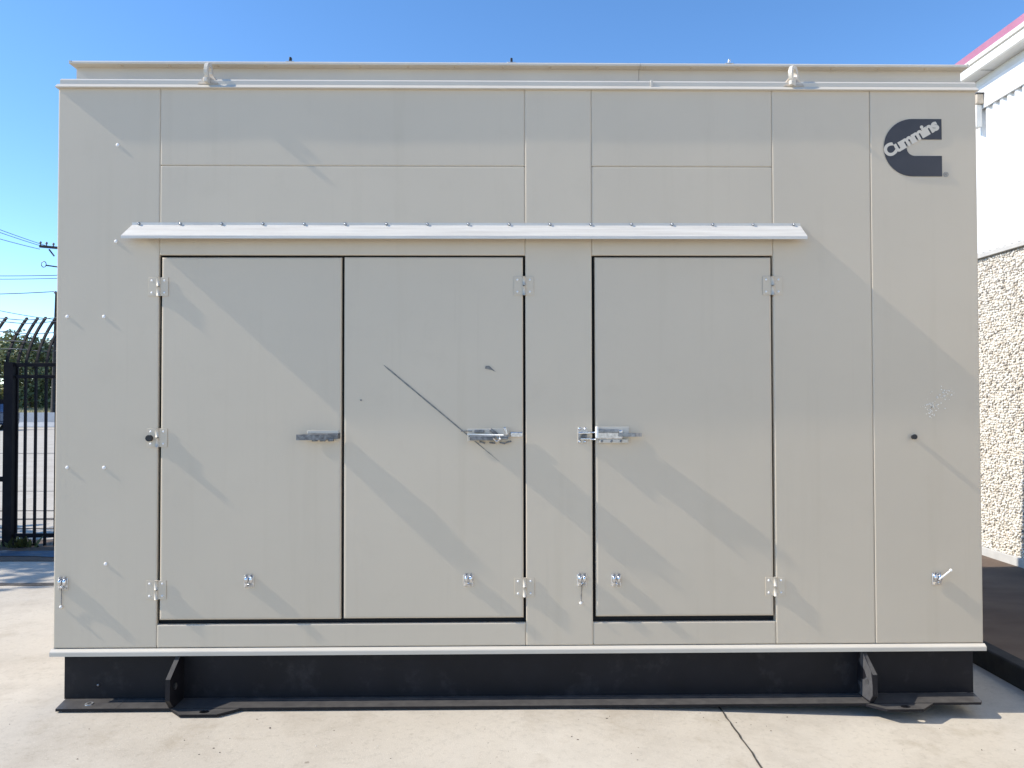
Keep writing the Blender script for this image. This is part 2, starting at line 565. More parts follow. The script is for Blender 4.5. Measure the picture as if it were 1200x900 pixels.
# drip rail under the roof: an angle with a sloping front lip and an upstand
b = MB()
b.prism([(0.0, 3.088), (-0.017, 3.088), (-0.019, 3.091), (-0.001, 3.110), (0.002, 3.110), (0.002, 3.088)], FX0 - 0.008, FX1 + 0.008, 'x', 'trim')
b.prism([(0.008, 3.1165), (-0.001, 3.1102), (-0.001, 3.130), (0.009, 3.140), (0.0115, 3.140), (0.0115, 3.1165)], FX0 + 0.006, FX1 + 0.002, 'x', 'trim')
b.build('drip_rail', gen)
for sx in (-1, 1):
    b = MB()
    x = FX1 if sx > 0 else FX0
    b.box(min(x, x + sx * 0.008), max(x, x + sx * 0.008), 0.002, DEP, 3.088, 3.104, 'trim')
    b.build('drip_rail', gen)
b = MB()
b.prism([(-0.0025, 0.3175), (-0.006, 0.3175), (-0.019, 0.308), (-0.021, 0.304), (-0.021, 0.286), (-0.016, 0.286), (-0.0005, 0.286)],
        FX0 - 0.006, FX1 + 0.004, 'x', 'trim')
b.build('bottom_sill', gen)
b = MB(); b.box(FX0, FX1, 0.001, DEP, 0.287, 0.318, 'trim'); b.build('bottom_sill', gen)
# small seam clip on the upstand and a splice
b = MB(); b.box(0.652, 0.664, -0.006, -0.0015, 3.100, 3.140, 'trim', 0.002); b.build('rail_splice', gen)

# roof rim with an outward flange
RX0, RX1 = -2.296, 2.318
b = MB()
b.prism([(0.150, 3.1165), (0.150, 3.258), (0.101, 3.258), (0.100, 3.259), (0.100, 3.267), (0.106, 3.274), (0.190, 3.274), (0.190, 3.1165)], RX0, 0.62, 'x', 'trim')
b.prism([(0.152, 3.1165), (0.152, 3.258), (0.102, 3.258), (0.101, 3.259), (0.101, 3.267), (0.107, 3.274), (0.190, 3.274), (0.190, 3.1165)], 0.622, RX1, 'x', 'trim')
for s, x in ((-1, RX0), (1, RX1)):
    b.prism([(x + s * -0.022, 3.1165), (x - s * 0.0005, 3.1165), (x - s * 0.0005, 3.262), (x + s * 0.012, 3.262), (x + s * 0.012, 3.270), (x + s * -0.022, 3.270)], 0.192, 2.38, 'y', 'trim')
b.build('roof_rim', gen)
for s, x in ((-1, RX0), (1, RX1)):
    b = MB(); b.box(min(x + s * 0.0005, x + s * 0.012), max(x + s * 0.0005, x + s * 0.012), 0.100, 0.1915, 3.2585, 3.2735, 'trim'); b.build('rim_corner', gen)
for i in range(18):
    x = -2.05 + i * 0.245
    b = MB(); b.ball((x, 0.125, 3.2575), 0.009, 'rust', 1, (1, 1, 0.6)); b.build('rivet', gen)
for x, key, tilt in ((-1.185, 'rubber', 4), (-0.045, 'rubber', -3), (1.085, 'zinc', 12)):
    b = MB()
    rt = Matrix.Rotation(R(tilt), 3, 'Y')
    b.box(x - 0.006, x + 0.006, 0.11, 0.13, 3.2745, 3.302, key, 0.003, rt)
    b.box(x - 0.022, x + 0.022, 0.105, 0.135, 3.2742, 3.278, 'zinc', 0.001)
    b.build('roof_clip', gen)


# lifting eyes
def lifting_eye(x, yaw):
    b = MB()
    # tent shaped gusset, rusty
    b.poly([(x - 0.052, -0.0045, 3.112), (x + 0.052, -0.0045, 3.112), (x + 0.016, 0.010, 3.166), (x - 0.016, 0.010, 3.166),
            (x - 0.052, 0.035, 3.1175), (x + 0.052, 0.035, 3.1175), (x + 0.016, 0.060, 3.166), (x - 0.016, 0.060, 3.166)],
           [(0, 1, 2, 3), (4, 7, 6, 5), (0, 3, 7, 4), (1, 5, 6, 2), (3, 2, 6, 7), (0, 4, 5, 1)], 'rust')
    e = b.build('lifting_bracket', gen)
    # eye plate, edge towards the camera and turned a little: oval ring with a foot
    m = MB()
    n = 20
    c = Vector((0, 0.016, 0.062))
    outer, inner = [], []
    for i in range(n):
        t = 2 * math.pi * i / n
        outer.append((0.036 * math.cos(t), 0.046 * math.sin(t)))
        inner.append((0.020 * math.cos(t), 0.026 * math.sin(t)))
    rt = Matrix.Rotation(R(yaw), 3, 'Z')
    th = 0.009
    vv = []
    for s in (-th, th):
        for ring in (outer, inner):
            for (u, v) in ring:
                p = rt @ Vector((u, s, 0))
                vv.append((x + p.x, c.y + p.y - 0.012, 3.112 + c.z + v))
    fs = []
    for i in range(n):
        j = (i + 1) % n
        fs += [(i, j, n + j, n + i), (2 * n + i, 3 * n + i, 3 * n + j, 2 * n + j), (i, 2 * n + i, 2 * n + j, j), (n + i, n + j, 3 * n + j, 3 * n + i)]
    r = m.poly(vv, fs, 'trim', False)
    bmesh.ops.recalc_face_normals(m.bm, faces=r)
    m.box(x - 0.036, x + 0.036, -0.008, 0.010, 3.112, 3.135, 'trim', 0.003, Matrix.Rotation(R(yaw), 3, 'Z'))
    m.build('eye_plate', e)


lifting_eye(-1.560, 86)
lifting_eye(1.377, 42)

# awning over the doors
aw = MB()
AX0, AX1 = -1.930, 1.402
AP = 0.064
pr = [(-0.0030, 2.418), (-0.0048, 2.418), (-0.0048, 2.405), (-AP, 2.340), (-AP, 2.326), (-AP + 0.002, 2.326), (-AP + 0.002, 2.339), (-0.0030, 2.403)]
n = len(pr)
ends = []
for x, s_ in ((AX0, -1), (AX1, 1)):
    ends.append([(x + s_ * (0.026 if s_ < 0 else 0.012) * (-y - 0.0048) / (AP - 0.0048) * (1 if y < -0.005 else 0), y, z) for y, z in pr])
rf = aw.poly(ends[0] + ends[1], [tuple(range(n)), tuple(range(n, 2 * n))] + [(i, (i + 1) % n, n + (i + 1) % n, n + i) for i in range(n)], 'galv')
bmesh.ops.recalc_face_normals(aw.bm, faces=rf)
for e_, x in ((ends[0], AX0), (ends[1], AX1)):
    aw.poly([(x, -0.0046, 2.404), (e_[3][0], -AP + 0.001, 2.339), (e_[4][0], -AP + 0.001, 2.3265), (x, -0.0046, 2.386)], [(0, 1, 2, 3)], 'galv')
awn = aw.build('drip_hood', gen)
awn['label'] = 'bright bare metal drip hood over the doors'
for i in range(17):
    x = AX0 + 0.035 + i * (AX1 - AX0 - 0.07) / 16
    b = MB()
    b.tube([(x, -0.0048, 2.411), (x, -0.009, 2.411)], 0.0075, 'steel', 6)
    b.ball((x, -0.009, 2.411), 0.005, 'zinc', 1)
    b.build('bolt', awn)


# doors
def hinge_mesh(flip, peg=False):
    m = MB()
    m.box(-0.050, -0.005, -0.0024, 0.0, -0.046, 0.046, 'paint', 0.001)
    m.box(0.005, 0.048, -0.0024, 0.0, -0.046, 0.046, 'paint', 0.001)
    m.tube([(0, -0.003, -0.047), (0, -0.003, -0.002)], 0.0085, 'trim', 10)
    m.tube([(0, -0.003, 0.002), (0, -0.003, 0.047)], 0.0085, 'trim', 10)
    for x in (-0.033, 0.029):
        for z in (-0.030, 0.030):
            m.ball((x, -0.0024, z), 0.0065, 'white', 1, (1, 0.5, 1))
    if peg:
        m.tube([(-0.036, -0.001, -0.002), (-0.036, -0.020, -0.002)], 0.016, 'rubber', 10)
    return m


def handle_plate(parent):
    """dark steel pull plate standing out from the left door, seen on its edge"""
    m = MB()
    vv = []
    pr = [(-1.020, -0.008), (-1.105, -0.080), (-1.085, -0.086), (-0.975, -0.086), (-0.905, -0.050), (-0.898, -0.008)]
    for z in (1.345, 1.372):
        vv += [(x, y, z - (0.006 if y < -0.05 else 0)) for x, y in pr]
    n = len(pr)
    r = m.poly(vv, [tuple(range(n)), tuple(range(n, 2 * n))] + [(i, (i + 1) % n, n + (i + 1) % n, n + i) for i in range(n)], 'darksteel')
    bmesh.ops.recalc_face_normals(m.bm, faces=r)
    m.box(-1.06, -0.905, -0.012, -0.0065, 1.334, 1.384, 'trim', 0.002)
    for x in (-1.03, -0.99, -0.95):
        m.box(x, x + 0.026, -0.075, -0.045, 1.3325, 1.3465, 'darksteel', 0.002)
    for v_ in m.bm.verts: v_.co.y = DY - 0.001 + (v_.co.y - DY) * 0.52
    return m.build('handle', parent)


def middle_latch(parent):
    m = MB()
    m.box(-0.268, -0.062, -0.012, -0.0065, 1.330, 1.392, 'trim', 0.002)
    m.box(-0.262, -0.060, -0.088, -0.012, 1.352, 1.358, 'steel', 0.001)
    m.box(-0.256, -0.130, -0.090, -0.070, 1.336, 1.3515, 'darksteel', 0.003)
    m.box(-0.125, -0.066, -0.080, -0.050, 1.340, 1.3515, 'steel', 0.003)
    m.box(-0.235, -0.185, -0.030, -0.013, 1.372, 1.386, 'darksteel', 0.003)
    m.box(-0.300, -0.245, -0.030, -0.016, 1.378, 1.383, 'steel', 0.002)
    m.box(-0.160, -0.118, -0.040, -0.013, 1.368, 1.384, 'darksteel', 0.003, Matrix.Rotation(R(35), 3, 'Y'))
    m.box(-0.085, -0.073, -0.094, -0.014, 1.362, 1.400, 'chrome', 0.003, Matrix.Rotation(R(-18), 3, 'Y'))
    m.box(-0.055, 0.005, -0.020, -0.0075, 1.350, 1.374, 'chrome', 0.003)
    for x, z in ((-0.21, 1.324), (-0.16, 1.322), (-0.11, 1.321), (-0.08, 1.326)):
        m.box(x, x + 0.030, -0.026, -0.012, z - 0.004, z + 0.004, 'darksteel', 0.002, Matrix.Rotation(R(random.uniform(-25, 25)), 3, 'Y'))
    m.tube([(-0.140, -0.092, 1.345), (-0.125, -0.098, 1.330), (-0.105, -0.096, 1.338), (-0.112, -0.090, 1.356)], 0.004, 'chrome', 6)
    m.tube([(-0.268, -0.05, 1.365), (-0.18, -0.094, 1.363), (-0.09, -0.094, 1.362)], 0.003, 'white', 6)
    for v_ in m.bm.verts: v_.co.y = DY - 0.001 + (v_.co.y - DY) * 0.5
    return m.build('latch', parent)


def right_latch(parent):
    m = MB()
    m.box(0.370, 0.535, -0.012, -0.0065, 1.318, 1.400, 'trim', 0.002)
    m.box(0.374, 0.500, -0.046, -0.012, 1.340, 1.384, 'chrome', 0.005)
    m.box(0.378, 0.480, -0.075, -0.0465, 1.370, 1.388, 'steel', 0.003)
    m.box(0.366, 0.378, -0.078, -0.0125, 1.345, 1.402, 'white', 0.003)
    m.box(0.385, 0.528, -0.038, -0.0125, 1.320, 1.339, 'trim', 0.003)
    for x in (0.398, 0.445, 0.492):
        m.ball((x, -0.039, 1.329), 0.007, 'steel', 1)
    pr = [(0.480, -0.016), (0.480, -0.076), (0.560, -0.086), (0.592, -0.074), (0.592, -0.062), (0.54, -0.016)]
    vv = [(x, y, 1.352) for x, y in pr] + [(x, y, 1.370) for x, y in pr]
    n = len(pr)
    r = m.poly(vv, [tuple(range(n)), tuple(range(n, 2 * n))] + [(i, (i + 1) % n, n + (i + 1) % n, n + i) for i in range(n)], 'steel')
    bmesh.ops.recalc_face_normals(m.bm, faces=r)
    m.tube([(0.330, -0.024, 1.372), (0.372, -0.030, 1.372)], 0.004, 'chrome', 6)
    m.tube([(0.330, -0.024, 1.338), (0.372, -0.030, 1.338)], 0.004, 'chrome', 6)
    for v_ in m.bm.verts: v_.co.y = DY - 0.001 + (v_.co.y - DY) * 0.52
    return m.build('latch', parent)


def strike(parent):
    m = MB()
    m.box(0.278, 0.330, -0.005, 0.0, 1.318, 1.398, 'trim', 0.002)
    m.box(0.282, 0.305, -0.035, -0.005, 1.364, 1.374, 'chrome', 0.003)
    m.box(0.290, 0.340, -0.030, -0.005, 1.366, 1.373, 'zinc', 0.002)
    m.box(0.290, 0.340, -0.030, -0.005, 1.337, 1.344, 'zinc', 0.002)
    m.box(0.284, 0.292, -0.034, -0.005, 1.335, 1.372, 'steel', 0.002)
    for z in (1.326, 1.390):
        for x in (0.290, 0.316):
            m.ball((x, -0.006, z), 0.0085, 'chrome', 1, (1, 0.6, 1))
    m.box(0.300, 0.326, -0.022, -0.005, 1.346, 1.362, 'darksteel', 0.003)
    for v_ in m.bm.verts: v_.co.y = DY - 0.001 + (v_.co.y - DY) * 0.6
    return m.build('strike_plate', parent)


def clip_mesh():
    m = MB()
    m.box(-0.024, 0.024, -0.006, 0.0, -0.034, 0.024, 'zinc', 0.002)
    for x in (-0.011, 0.012):
        m.ball((x, -0.014, 0.004), 0.0115, 'chrome', 2, (0.92, 1.3, 1.65))
        m.box(x - 0.006, x + 0.006, -0.016, -0.006, 0.018, 0.030, 'steel', 0.002)
        m.box(x - 0.007, x + 0.007, -0.014, -0.006, -0.032, -0.020, 'rust', 0.002)
    m.tube([(0, -0.020, -0.016), (0.001, -0.026, -0.022)], 0.005, 'chrome', 6)
    for v_ in m.bm.verts: v_.co.y *= 0.7
    return m


def pin_mesh():
    m = MB()
    m.tube([(0, -0.018, -0.020), (-0.003, -0.010, -0.060), (-0.006, -0.008, -0.112)], 0.0022, 'darksteel', 6)
    m.ball((-0.006, -0.009, -0.116), 0.009, 'white', 1)
    for v_ in m.bm.verts: v_.co.y *= 0.7
    return m


clip_proto = None
pin_proto = None


def clip(parent, x, z, y, pin=None):
    global clip_proto, pin_proto
    if clip_proto is None:
        clip_proto = c = clip_mesh().build('catch', parent)
    else:
        c = clip_proto.copy(); COL.objects.link(c); c.parent = parent
    c.location = (x, y, z)
    if pin == 'hang':
        if pin_proto is None:
            pin_proto = p = pin_mesh().build('pull_pin', c)
        else:
            p = pin_proto.copy(); COL.objects.link(p); p.parent = c
    elif pin == 'up':
        m = MB()
        m.tube([(0.0, -0.020, -0.004), (0.052, -0.034, 0.046)], 0.0042, 'white', 6)
        m.ball((0.052, -0.034, 0.046), 0.008, 'white', 1)
        m.build('pull_pin', c)


hinge_proto = None


def hinge(parent, x, z, y, peg=False):
    global hinge_proto
    if peg:
        h = hinge_mesh(False, True).build('hinge', parent)
    elif hinge_proto is None:
        hinge_proto = h = hinge_mesh(False).build('hinge', parent)
    else:
        h = hinge_proto.copy(); COL.objects.link(h); h.parent = parent
    h.location = (x, y, z)


DY = -0.001
doors = []
for i, (x0, x1, z0, z1, lab) in enumerate(((-1.783, -0.8935, 0.455, 2.245, 'left of the three doors, with a dark pull handle'),
                                           (-0.8805, 0.0085, 0.457, 2.247, 'middle door with a long thin dark diagonal line'),
                                           (0.3675, 1.252, 0.460, 2.247, 'single right door with a chrome latch'))):
    d = sheet('door', x0, x1, z0, z1, DY, 0.030, 'paint', 20.5 + i * 2.3, 0.0017, 0.006)
    d['label'] = lab
    doors.append(d)
for z, pg in ((2.098, False), (1.351, True), (0.604, False)):
    hinge(doors[0], -1.797, z, DY - 0.0015, pg)
for z in (2.103, 0.607):
    hinge(doors[1], 0.014, z, DY - 0.0015)
for z in (2.104, 0.605):
    hinge(doors[2], 1.260, z, DY - 0.0015)
handle_plate(doors[0])
middle_latch(doors[1])
right_latch(doors[2])
strike(gen)
clip(doors[0], -1.344, 0.648, DY - 0.001)
clip(doors[1], -0.264, 0.647, DY - 0.001)
clip(doors[2], 0.468, 0.643, DY - 0.001)
clip(gen, -2.254, 0.640, 0.0, 'hang')
clip(gen, 0.298, 0.644, 0.0, 'hang')
clip(gen, 2.068, 0.643, -0.005, 'up')

# thin dark diagonal strip on the middle door, and dents and specks of its paint
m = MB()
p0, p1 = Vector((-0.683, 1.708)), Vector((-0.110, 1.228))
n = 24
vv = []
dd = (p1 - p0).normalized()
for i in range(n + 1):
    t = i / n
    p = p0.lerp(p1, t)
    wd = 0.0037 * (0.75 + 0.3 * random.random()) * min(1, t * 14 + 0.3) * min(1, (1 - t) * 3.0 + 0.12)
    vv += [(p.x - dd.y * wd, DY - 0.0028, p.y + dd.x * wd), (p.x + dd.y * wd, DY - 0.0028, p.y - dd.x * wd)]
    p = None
fs = m.poly(vv, [(2 * i, 2 * i + 1, 2 * i + 3, 2 * i + 2) for i in range(n)], 'dark_mark')
sc = m.build('dark_mark', doors[1])
m = MB()
m.prism([(-0.178, 1.703), (-0.160, 1.704), (-0.128, 1.674), (-0.150, 1.684), (-0.182, 1.690)], DY - 0.0028, DY - 0.0018, 'y', 'dark_mark')
m.build('paint_chip', doors[1])
m = MB()
m.prism([(-0.801, 1.538), (-0.793, 1.539), (-0.792, 1.531), (-0.800, 1.530)], DY - 0.0028, DY - 0.0018, 'y', 'dark_mark')
m.build('paint_chip', doors[1])
m = MB()
for cx, cz, n, s in ((2.052, 1.492, 46, 0.020), (2.132, 1.560, 22, 0.014), (2.085, 1.53, 10, 0.03)):
    for i in range(n):
        x, z = random.gauss(cx, s), random.gauss(cz, s * 1.1)
        r = random.uniform(0.0015, 0.0045)
        pts = [(x + r * random.uniform(.6, 1.3) * math.cos(t), z + r * random.uniform(.6, 1.3) * math.sin(t)) for t in (0, 1.25, 2.5, 3.77, 5.0)]
        m.prism(pts, -0.0048, -0.0032, 'y', 'scuff')
tag(m.build('paint_scuff', gen), kind='stuff')

# screw heads and the rubber peg
for x, z in ((-2.006, 2.805), (-2.010, 2.324), (-2.246, 1.950), (-2.066, 1.950), (-2.239, 1.205), (-2.059, 1.204), (-2.047, 0.731)):
    b = MB()
    b.ball((x, -0.001, z), 0.0090, 'white', 2, (1, 0.42, 1))
    b.build('screw_head', gen)
b = MB()
b.tube([(1.961, 0.001, 1.345), (1.958, -0.022, 1.347)], [0.011, 0.013], 'rubber', 12)
b.build('rubber_peg', gen)

# ---- emblem: dark letter C with the word across it
lx0, lx1, lz0, lz1 = 1.828, 2.1225, 2.656, 2.947
cz = (lz0 + lz1) / 2
rad = (lz1 - lz0) / 2
m = MB()
ncv = 28
outer = [(lx1, lz1)] + [(lx0 + rad - rad * 0.0 + rad * math.cos(t), cz + rad * math.sin(t)) for t in
                        (math.pi / 2 + math.pi * i / ncv for i in range(ncv + 1))] + [(lx1, lz0)]
ir = 0.0415
icx = 1.944 + ir
inner = [(lx1, cz + ir)] + [(icx + ir * math.cos(t), cz + ir * math.sin(t)) for t in
                            (math.pi / 2 + math.pi * i / ncv for i in range(ncv + 1))] + [(lx1, cz - ir)]
n = len(outer)
vv = [(x, -0.0030, z) for x, z in outer + inner] + [(x, -0.0022, z) for x, z in outer + inner]
fs = [(i, i + 1, n + i + 1, n + i) for i in range(n - 1)]
N2 = 2 * n
fs += [(i, N2 + i, N2 + i + 1, i + 1) for i in range(n - 1)] + [(n + i, n + i + 1, N2 + n + i + 1, N2 + n + i) for i in range(n - 1)]
fs += [(0, n, N2 + n, N2), (n - 1, N2 + n - 1, N2 + 2 * n - 1, 2 * n - 1)]
r = m.poly(vv, fs, 'logo')
bmesh.ops.recalc_face_normals(m.bm, faces=r)
for v in m.bm.verts: v.co.y -= 0.0024
emb = m.build('emblem', gen)
for p in emb.data.polygons:
    pass


def text_mesh(name, body, size, key, loc, angle, parent, bold=0.0, sx=1.0):
    cu = bpy.data.curves.new(name, 'FONT')
    cu.body = body
    cu.size = size
    cu.offset = bold
    cu.extrude = 0.0004
    cu.align_x = 'CENTER'
    cu.align_y = 'CENTER'
    cu.space_character = 0.93
    tmp = bpy.data.objects.new(name + '_tmp', cu)
    COL.objects.link(tmp)
    bpy.context.view_layer.update()
    me = bpy.data.meshes.new_from_object(tmp.evaluated_get(bpy.context.evaluated_depsgraph_get()))
    bpy.data.objects.remove(tmp)
    xs_ = [v.co.x for v in me.vertices]
    wdt = max(xs_) - min(xs_)
    rot = Matrix.Rotation(R(90), 4, 'X') @ Matrix.Rotation(R(angle), 4, 'Z')
    me.transform(Matrix.Diagonal((sx, 1, 1, 1)))
    me.transform(Matrix.Translation(loc) @ rot)
    me.materials.clear()
    me.materials.append(M[key])
    o = bpy.data.objects.new(name, me)
    COL.objects.link(o)
    o.parent = parent
    return o, wdt * sx


o, wd = text_mesh('lettering', 'Cummins', 0.084, 'letter', (1.9665, -0.0064, 2.8475), 29.5, emb, 0.0038, 1.0)
text_mesh('registered_mark', '\u00ae', 0.034, 'greydecal', (2.1415, -0.0050, 2.664), 0, emb, 0.0004)

# ---- black steel skid
b = MB()
WY = 0.045
SZ0 = 0.045
b.box(-2.268, 2.275, WY, WY + 0.014, SZ0 + 0.012, 0.286, 'black')
b.build('skid_beam', gen)
b = MB(); b.box(-2.268, 2.275, 2.50, 2.514, SZ0, 0.286, 'black'); b.build('skid_beam', gen)
for x0 in (-2.268, 2.261):
    b = MB(); b.box(x0, x0 + 0.014, WY + 0.0145, 2.4995, SZ0, 0.286, 'black'); b.build('skid_end', gen)


def plate(name, prof, z0, z1, key, parent, holes=()):
    """horizontal plate; holes are raised washers with a dark centre"""
    m = MB()
    r = m.prism(prof, z0, z1, 'z', key)
    for (x, y, rr) in holes:
        m.tube([(x, y, z1 - 0.001), (x, y, z1 + 0.004)], rr, 'zinc', 14)
        m.tube([(x, y, z1 + 0.0041), (x, y, z1 + 0.005)], rr * 0.5, 'rubber', 10)
    return m.build(name, parent)


fl = plate('skid_flange', [(-2.262, WY - 0.0005), (-2.240, -0.080), (-1.955, -0.080), (-1.955, WY - 0.0005)], SZ0, SZ0 + 0.012, 'black', gen, [(-2.11, -0.022, 0.019)])
plate('skid_flange', [(-1.9545, WY - 0.0005), (-1.9545, -0.080), (2.235, -0.080), (2.252, -0.060), (2.275, WY - 0.0005)], SZ0, SZ0 + 0.0115, 'black', gen)


def gusset(x, lug_x):
    m = MB()
    m.prism([(WY - 0.0005, 0.285), (WY - 0.035, 0.285), (-0.115, 0.205), (-0.118, 0.105), (-0.078, SZ0 + 0.0125), (WY - 0.0005, SZ0 + 0.0125)],
            x - 0.011, x + 0.011, 'x', 'black')
    m.tube([(x - 0.012, -0.060, 0.155), (x + 0.016, -0.060, 0.155)], 0.016, 'steel', 10)
    gs = m.build('gusset', gen)
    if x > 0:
        q = MB()  # sunlit part of the gusset face, painted on as a lighter shape
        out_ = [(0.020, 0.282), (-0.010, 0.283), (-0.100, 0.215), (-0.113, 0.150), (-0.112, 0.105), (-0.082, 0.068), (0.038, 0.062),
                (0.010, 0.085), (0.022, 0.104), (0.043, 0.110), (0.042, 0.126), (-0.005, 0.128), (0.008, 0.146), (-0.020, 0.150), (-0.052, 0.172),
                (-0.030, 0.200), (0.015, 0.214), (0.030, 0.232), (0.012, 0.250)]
        q.poly([(x - 0.0118, a__, b__) for a__, b__ in out_], [tuple(range(len(out_)))], 'sunlit_dust')
        q.build('sunlit_patch', gs)
    # lug: trapezoid plate with a real hole, made of two rings of quads
    mm = MB()
    zc0, zc1 = SZ0 - 0.003, SZ0 + 0.009
    out = [(lug_x - 0.175, -0.0805), (lug_x - 0.105, -0.150), (lug_x + 0.070, -0.150), (lug_x + 0.155, -0.0805)]
    ring_o, ring_i = [], []
    k = 24
    hc = (lug_x + 0.0, -0.118)
    hr = 0.021

    def edge_pt(t):
        d = Vector((math.cos(t), math.sin(t)))
        best = None
        for a_, b_ in zip(out, out[1:] + out[:1]):
            a2, b2 = Vector(a_), Vector(b_)
            e = b2 - a2
            den = d.x * e.y - d.y * e.x
            if abs(den) < 1e-9: continue
            q = a2 - Vector(hc)
            s = (q.x * e.y - q.y * e.x) / den
            u = (q.x * d.y - q.y * d.x) / den
            if s > 0 and -1e-6 <= u <= 1 + 1e-6 and (best is None or s < best):
                best = s
        return (hc[0] + d.x * best, hc[1] + d.y * best)
    angs = sorted([2 * math.pi * i / k for i in range(k)] + [math.atan2(p[1] - hc[1], p[0] - hc[0]) % (2 * math.pi) for p in out])
    for t in angs:
        ring_o.append(edge_pt(t)); ring_i.append((hc[0] + hr * 1.15 * math.cos(t), hc[1] + hr * 0.8 * math.sin(t)))
    n = len(angs)
    vv = [(x_, y_, z_) for z_ in (zc1, zc0) for ring in (ring_o, ring_i) for x_, y_ in ring]
    ff = []
    for i in range(n):
        j = (i + 1) % n
        ff += [(i, j, n + j, n + i), (2 * n + i, 3 * n + i, 3 * n + j, 2 * n + j), (i, 2 * n + i, 2 * n + j, j), (n + i, n + j, 3 * n + j, 3 * n + i)]
    r_ = mm.poly(vv, ff, 'black')
    bmesh.ops.recalc_face_normals(mm.bm, faces=r_)
    mm.build('anchor_lug', gen)


gusset(-1.690, -1.515)
gusset(1.700, 1.845)
for x, z in ((-2.16, 0.272), (-2.10, 0.125), (-1.00, 0.276), (-0.25, 0.276), (0.42, 0.276), (1.20, 0.276), (1.98, 0.276)):
    b = MB(); b.ball((x, WY - 0.002, z), 0.008, 'steel', 1); b.build('skid_bolt', gen)

# ------------------------------------------------------------------ building on the right
WX = 4.40
BY0, BY1 = -7.0, 3.50
bld = thing('white_building', 'white metal building with pebble lower wall and pinkish red roof edge', 'building')
b = MB(); b.box(WX + 0.03, WX + 7, BY0, BY1, 0.0, 4.70, 'siding'); b.build('wall', bld)
b = MB(); b.box(WX + 0.006, WX + 0.0295, BY0, BY1, 0.16, 2.845, 'matrix'); pw = b.build('pebble_wall', bld)
b = MB(); b.box(WX - 0.030, WX + 0.0295, BY0, BY1, 0.05, 0.158, 'footing', 0.006); b.build('footing', bld)
b = MB(); b.prism([(WX - 0.035, 2.850), (WX + 0.0295, 2.850), (WX + 0.0295, 2.905), (WX - 0.020, 2.895), (WX - 0.035, 2.885)], BY0, BY1, 'y', 'footing'); b.build('ledge', bld)
# corrugated siding
m = MB()
pit = 0.10
vv, ff = [], []
ny = int((BY1 - BY0) / pit)
for i in range(ny):
    y0 = BY1 - (i + 1) * pit
    for (fy, fx) in ((0.0, 0.0), (0.36, 0.0), (0.5, -0.026), (0.86, -0.026)):
        vv.append((WX + 0.024 + fx, y0 + fy * pit, 0))
vv.sort(key=lambda p: p[1])
base = [(p[0], p[1], 2.906) for p in vv]
top = [(p[0], p[1], 4.50) for p in vv]
n = len(base)
m.poly(base + top, [(i, n + i, n + i + 1, i + 1) for i in range(n - 1)], 'siding')
m.build('corrugated_siding', bld)
b = MB(); b.box(WX - 0.022, WX - 0.004, BY0, BY1 - 0.12, 4.235, 4.452, 'siding', 0.002); b.build('trim_band', bld)
b = MB(); b.box(WX - 0.012, WX - 0.003, BY0, BY1 - 0.12, 4.4525, 4.528, 'soffit'); b.build('frieze', bld)
b = MB(); b.box(WX - 0.135, WX + 0.025, BY0, BY1 - 0.06, 4.530, 4.545, 'soffit', 0.001)
for y in (3.05, 1.6, 0.0, -1.6, -3.2):
    b.box(WX - 0.130, WX - 0.001, y, y + 0.006, 4.527, 4.5295, 'steel')
b.build('soffit', bld)
b = MB()
b.prism([(WX - 0.160, 4.532), (WX - 0.137, 4.528), (WX - 0.137, 4.600), (WX - 0.170, 4.600)], BY0, BY1 - 0.06, 'y', 'gutter')
b.build('fascia', bld)
b = MB()
b.prism([(WX - 0.150, 4.6005), (WX - 0.120, 4.6005), (WX - 0.120, 4.618), (WX - 0.150, 4.618)], BY0, BY1 - 0.06, 'y', 'darksteel')
b.prism([(WX - 0.175, 4.6185), (WX - 0.120, 4.6185), (WX - 0.120, 4.652), (WX - 0.185, 4.648)], BY0, BY1 - 0.055, 'y', 'gutter')
b.build('gutter', bld)
b = MB()
b.prism([(WX - 0.165, 4.6525), (WX - 0.165, 4.730), (WX + 3.5, 5.55), (WX + 7.05, 4.75), (WX + 7.05, 4.701), (WX - 0.10, 4.6525)], BY0 - 0.1, BY1 - 0.02, 'y', 'redroof')
b.build('roof', bld)
# box added in place of a shadow strip, and bracket, at the far corner
b = MB()
b.box(WX - 0.085, WX - 0.028, 3.20, 3.27, 4.06, 4.27, 'soffit', 0.006)
ds = b.build('shadow_strip_box', bld)
b = MB()
b.box(WX - 0.090, WX - 0.0225, 3.18, 3.28, 4.272, 4.365, 'rust', 0.01)
b.box(WX - 0.096, WX - 0.0225, 3.17, 3.29, 4.366, 4.376, 'steel', 0.003)
b.build('eave_bracket', ds)

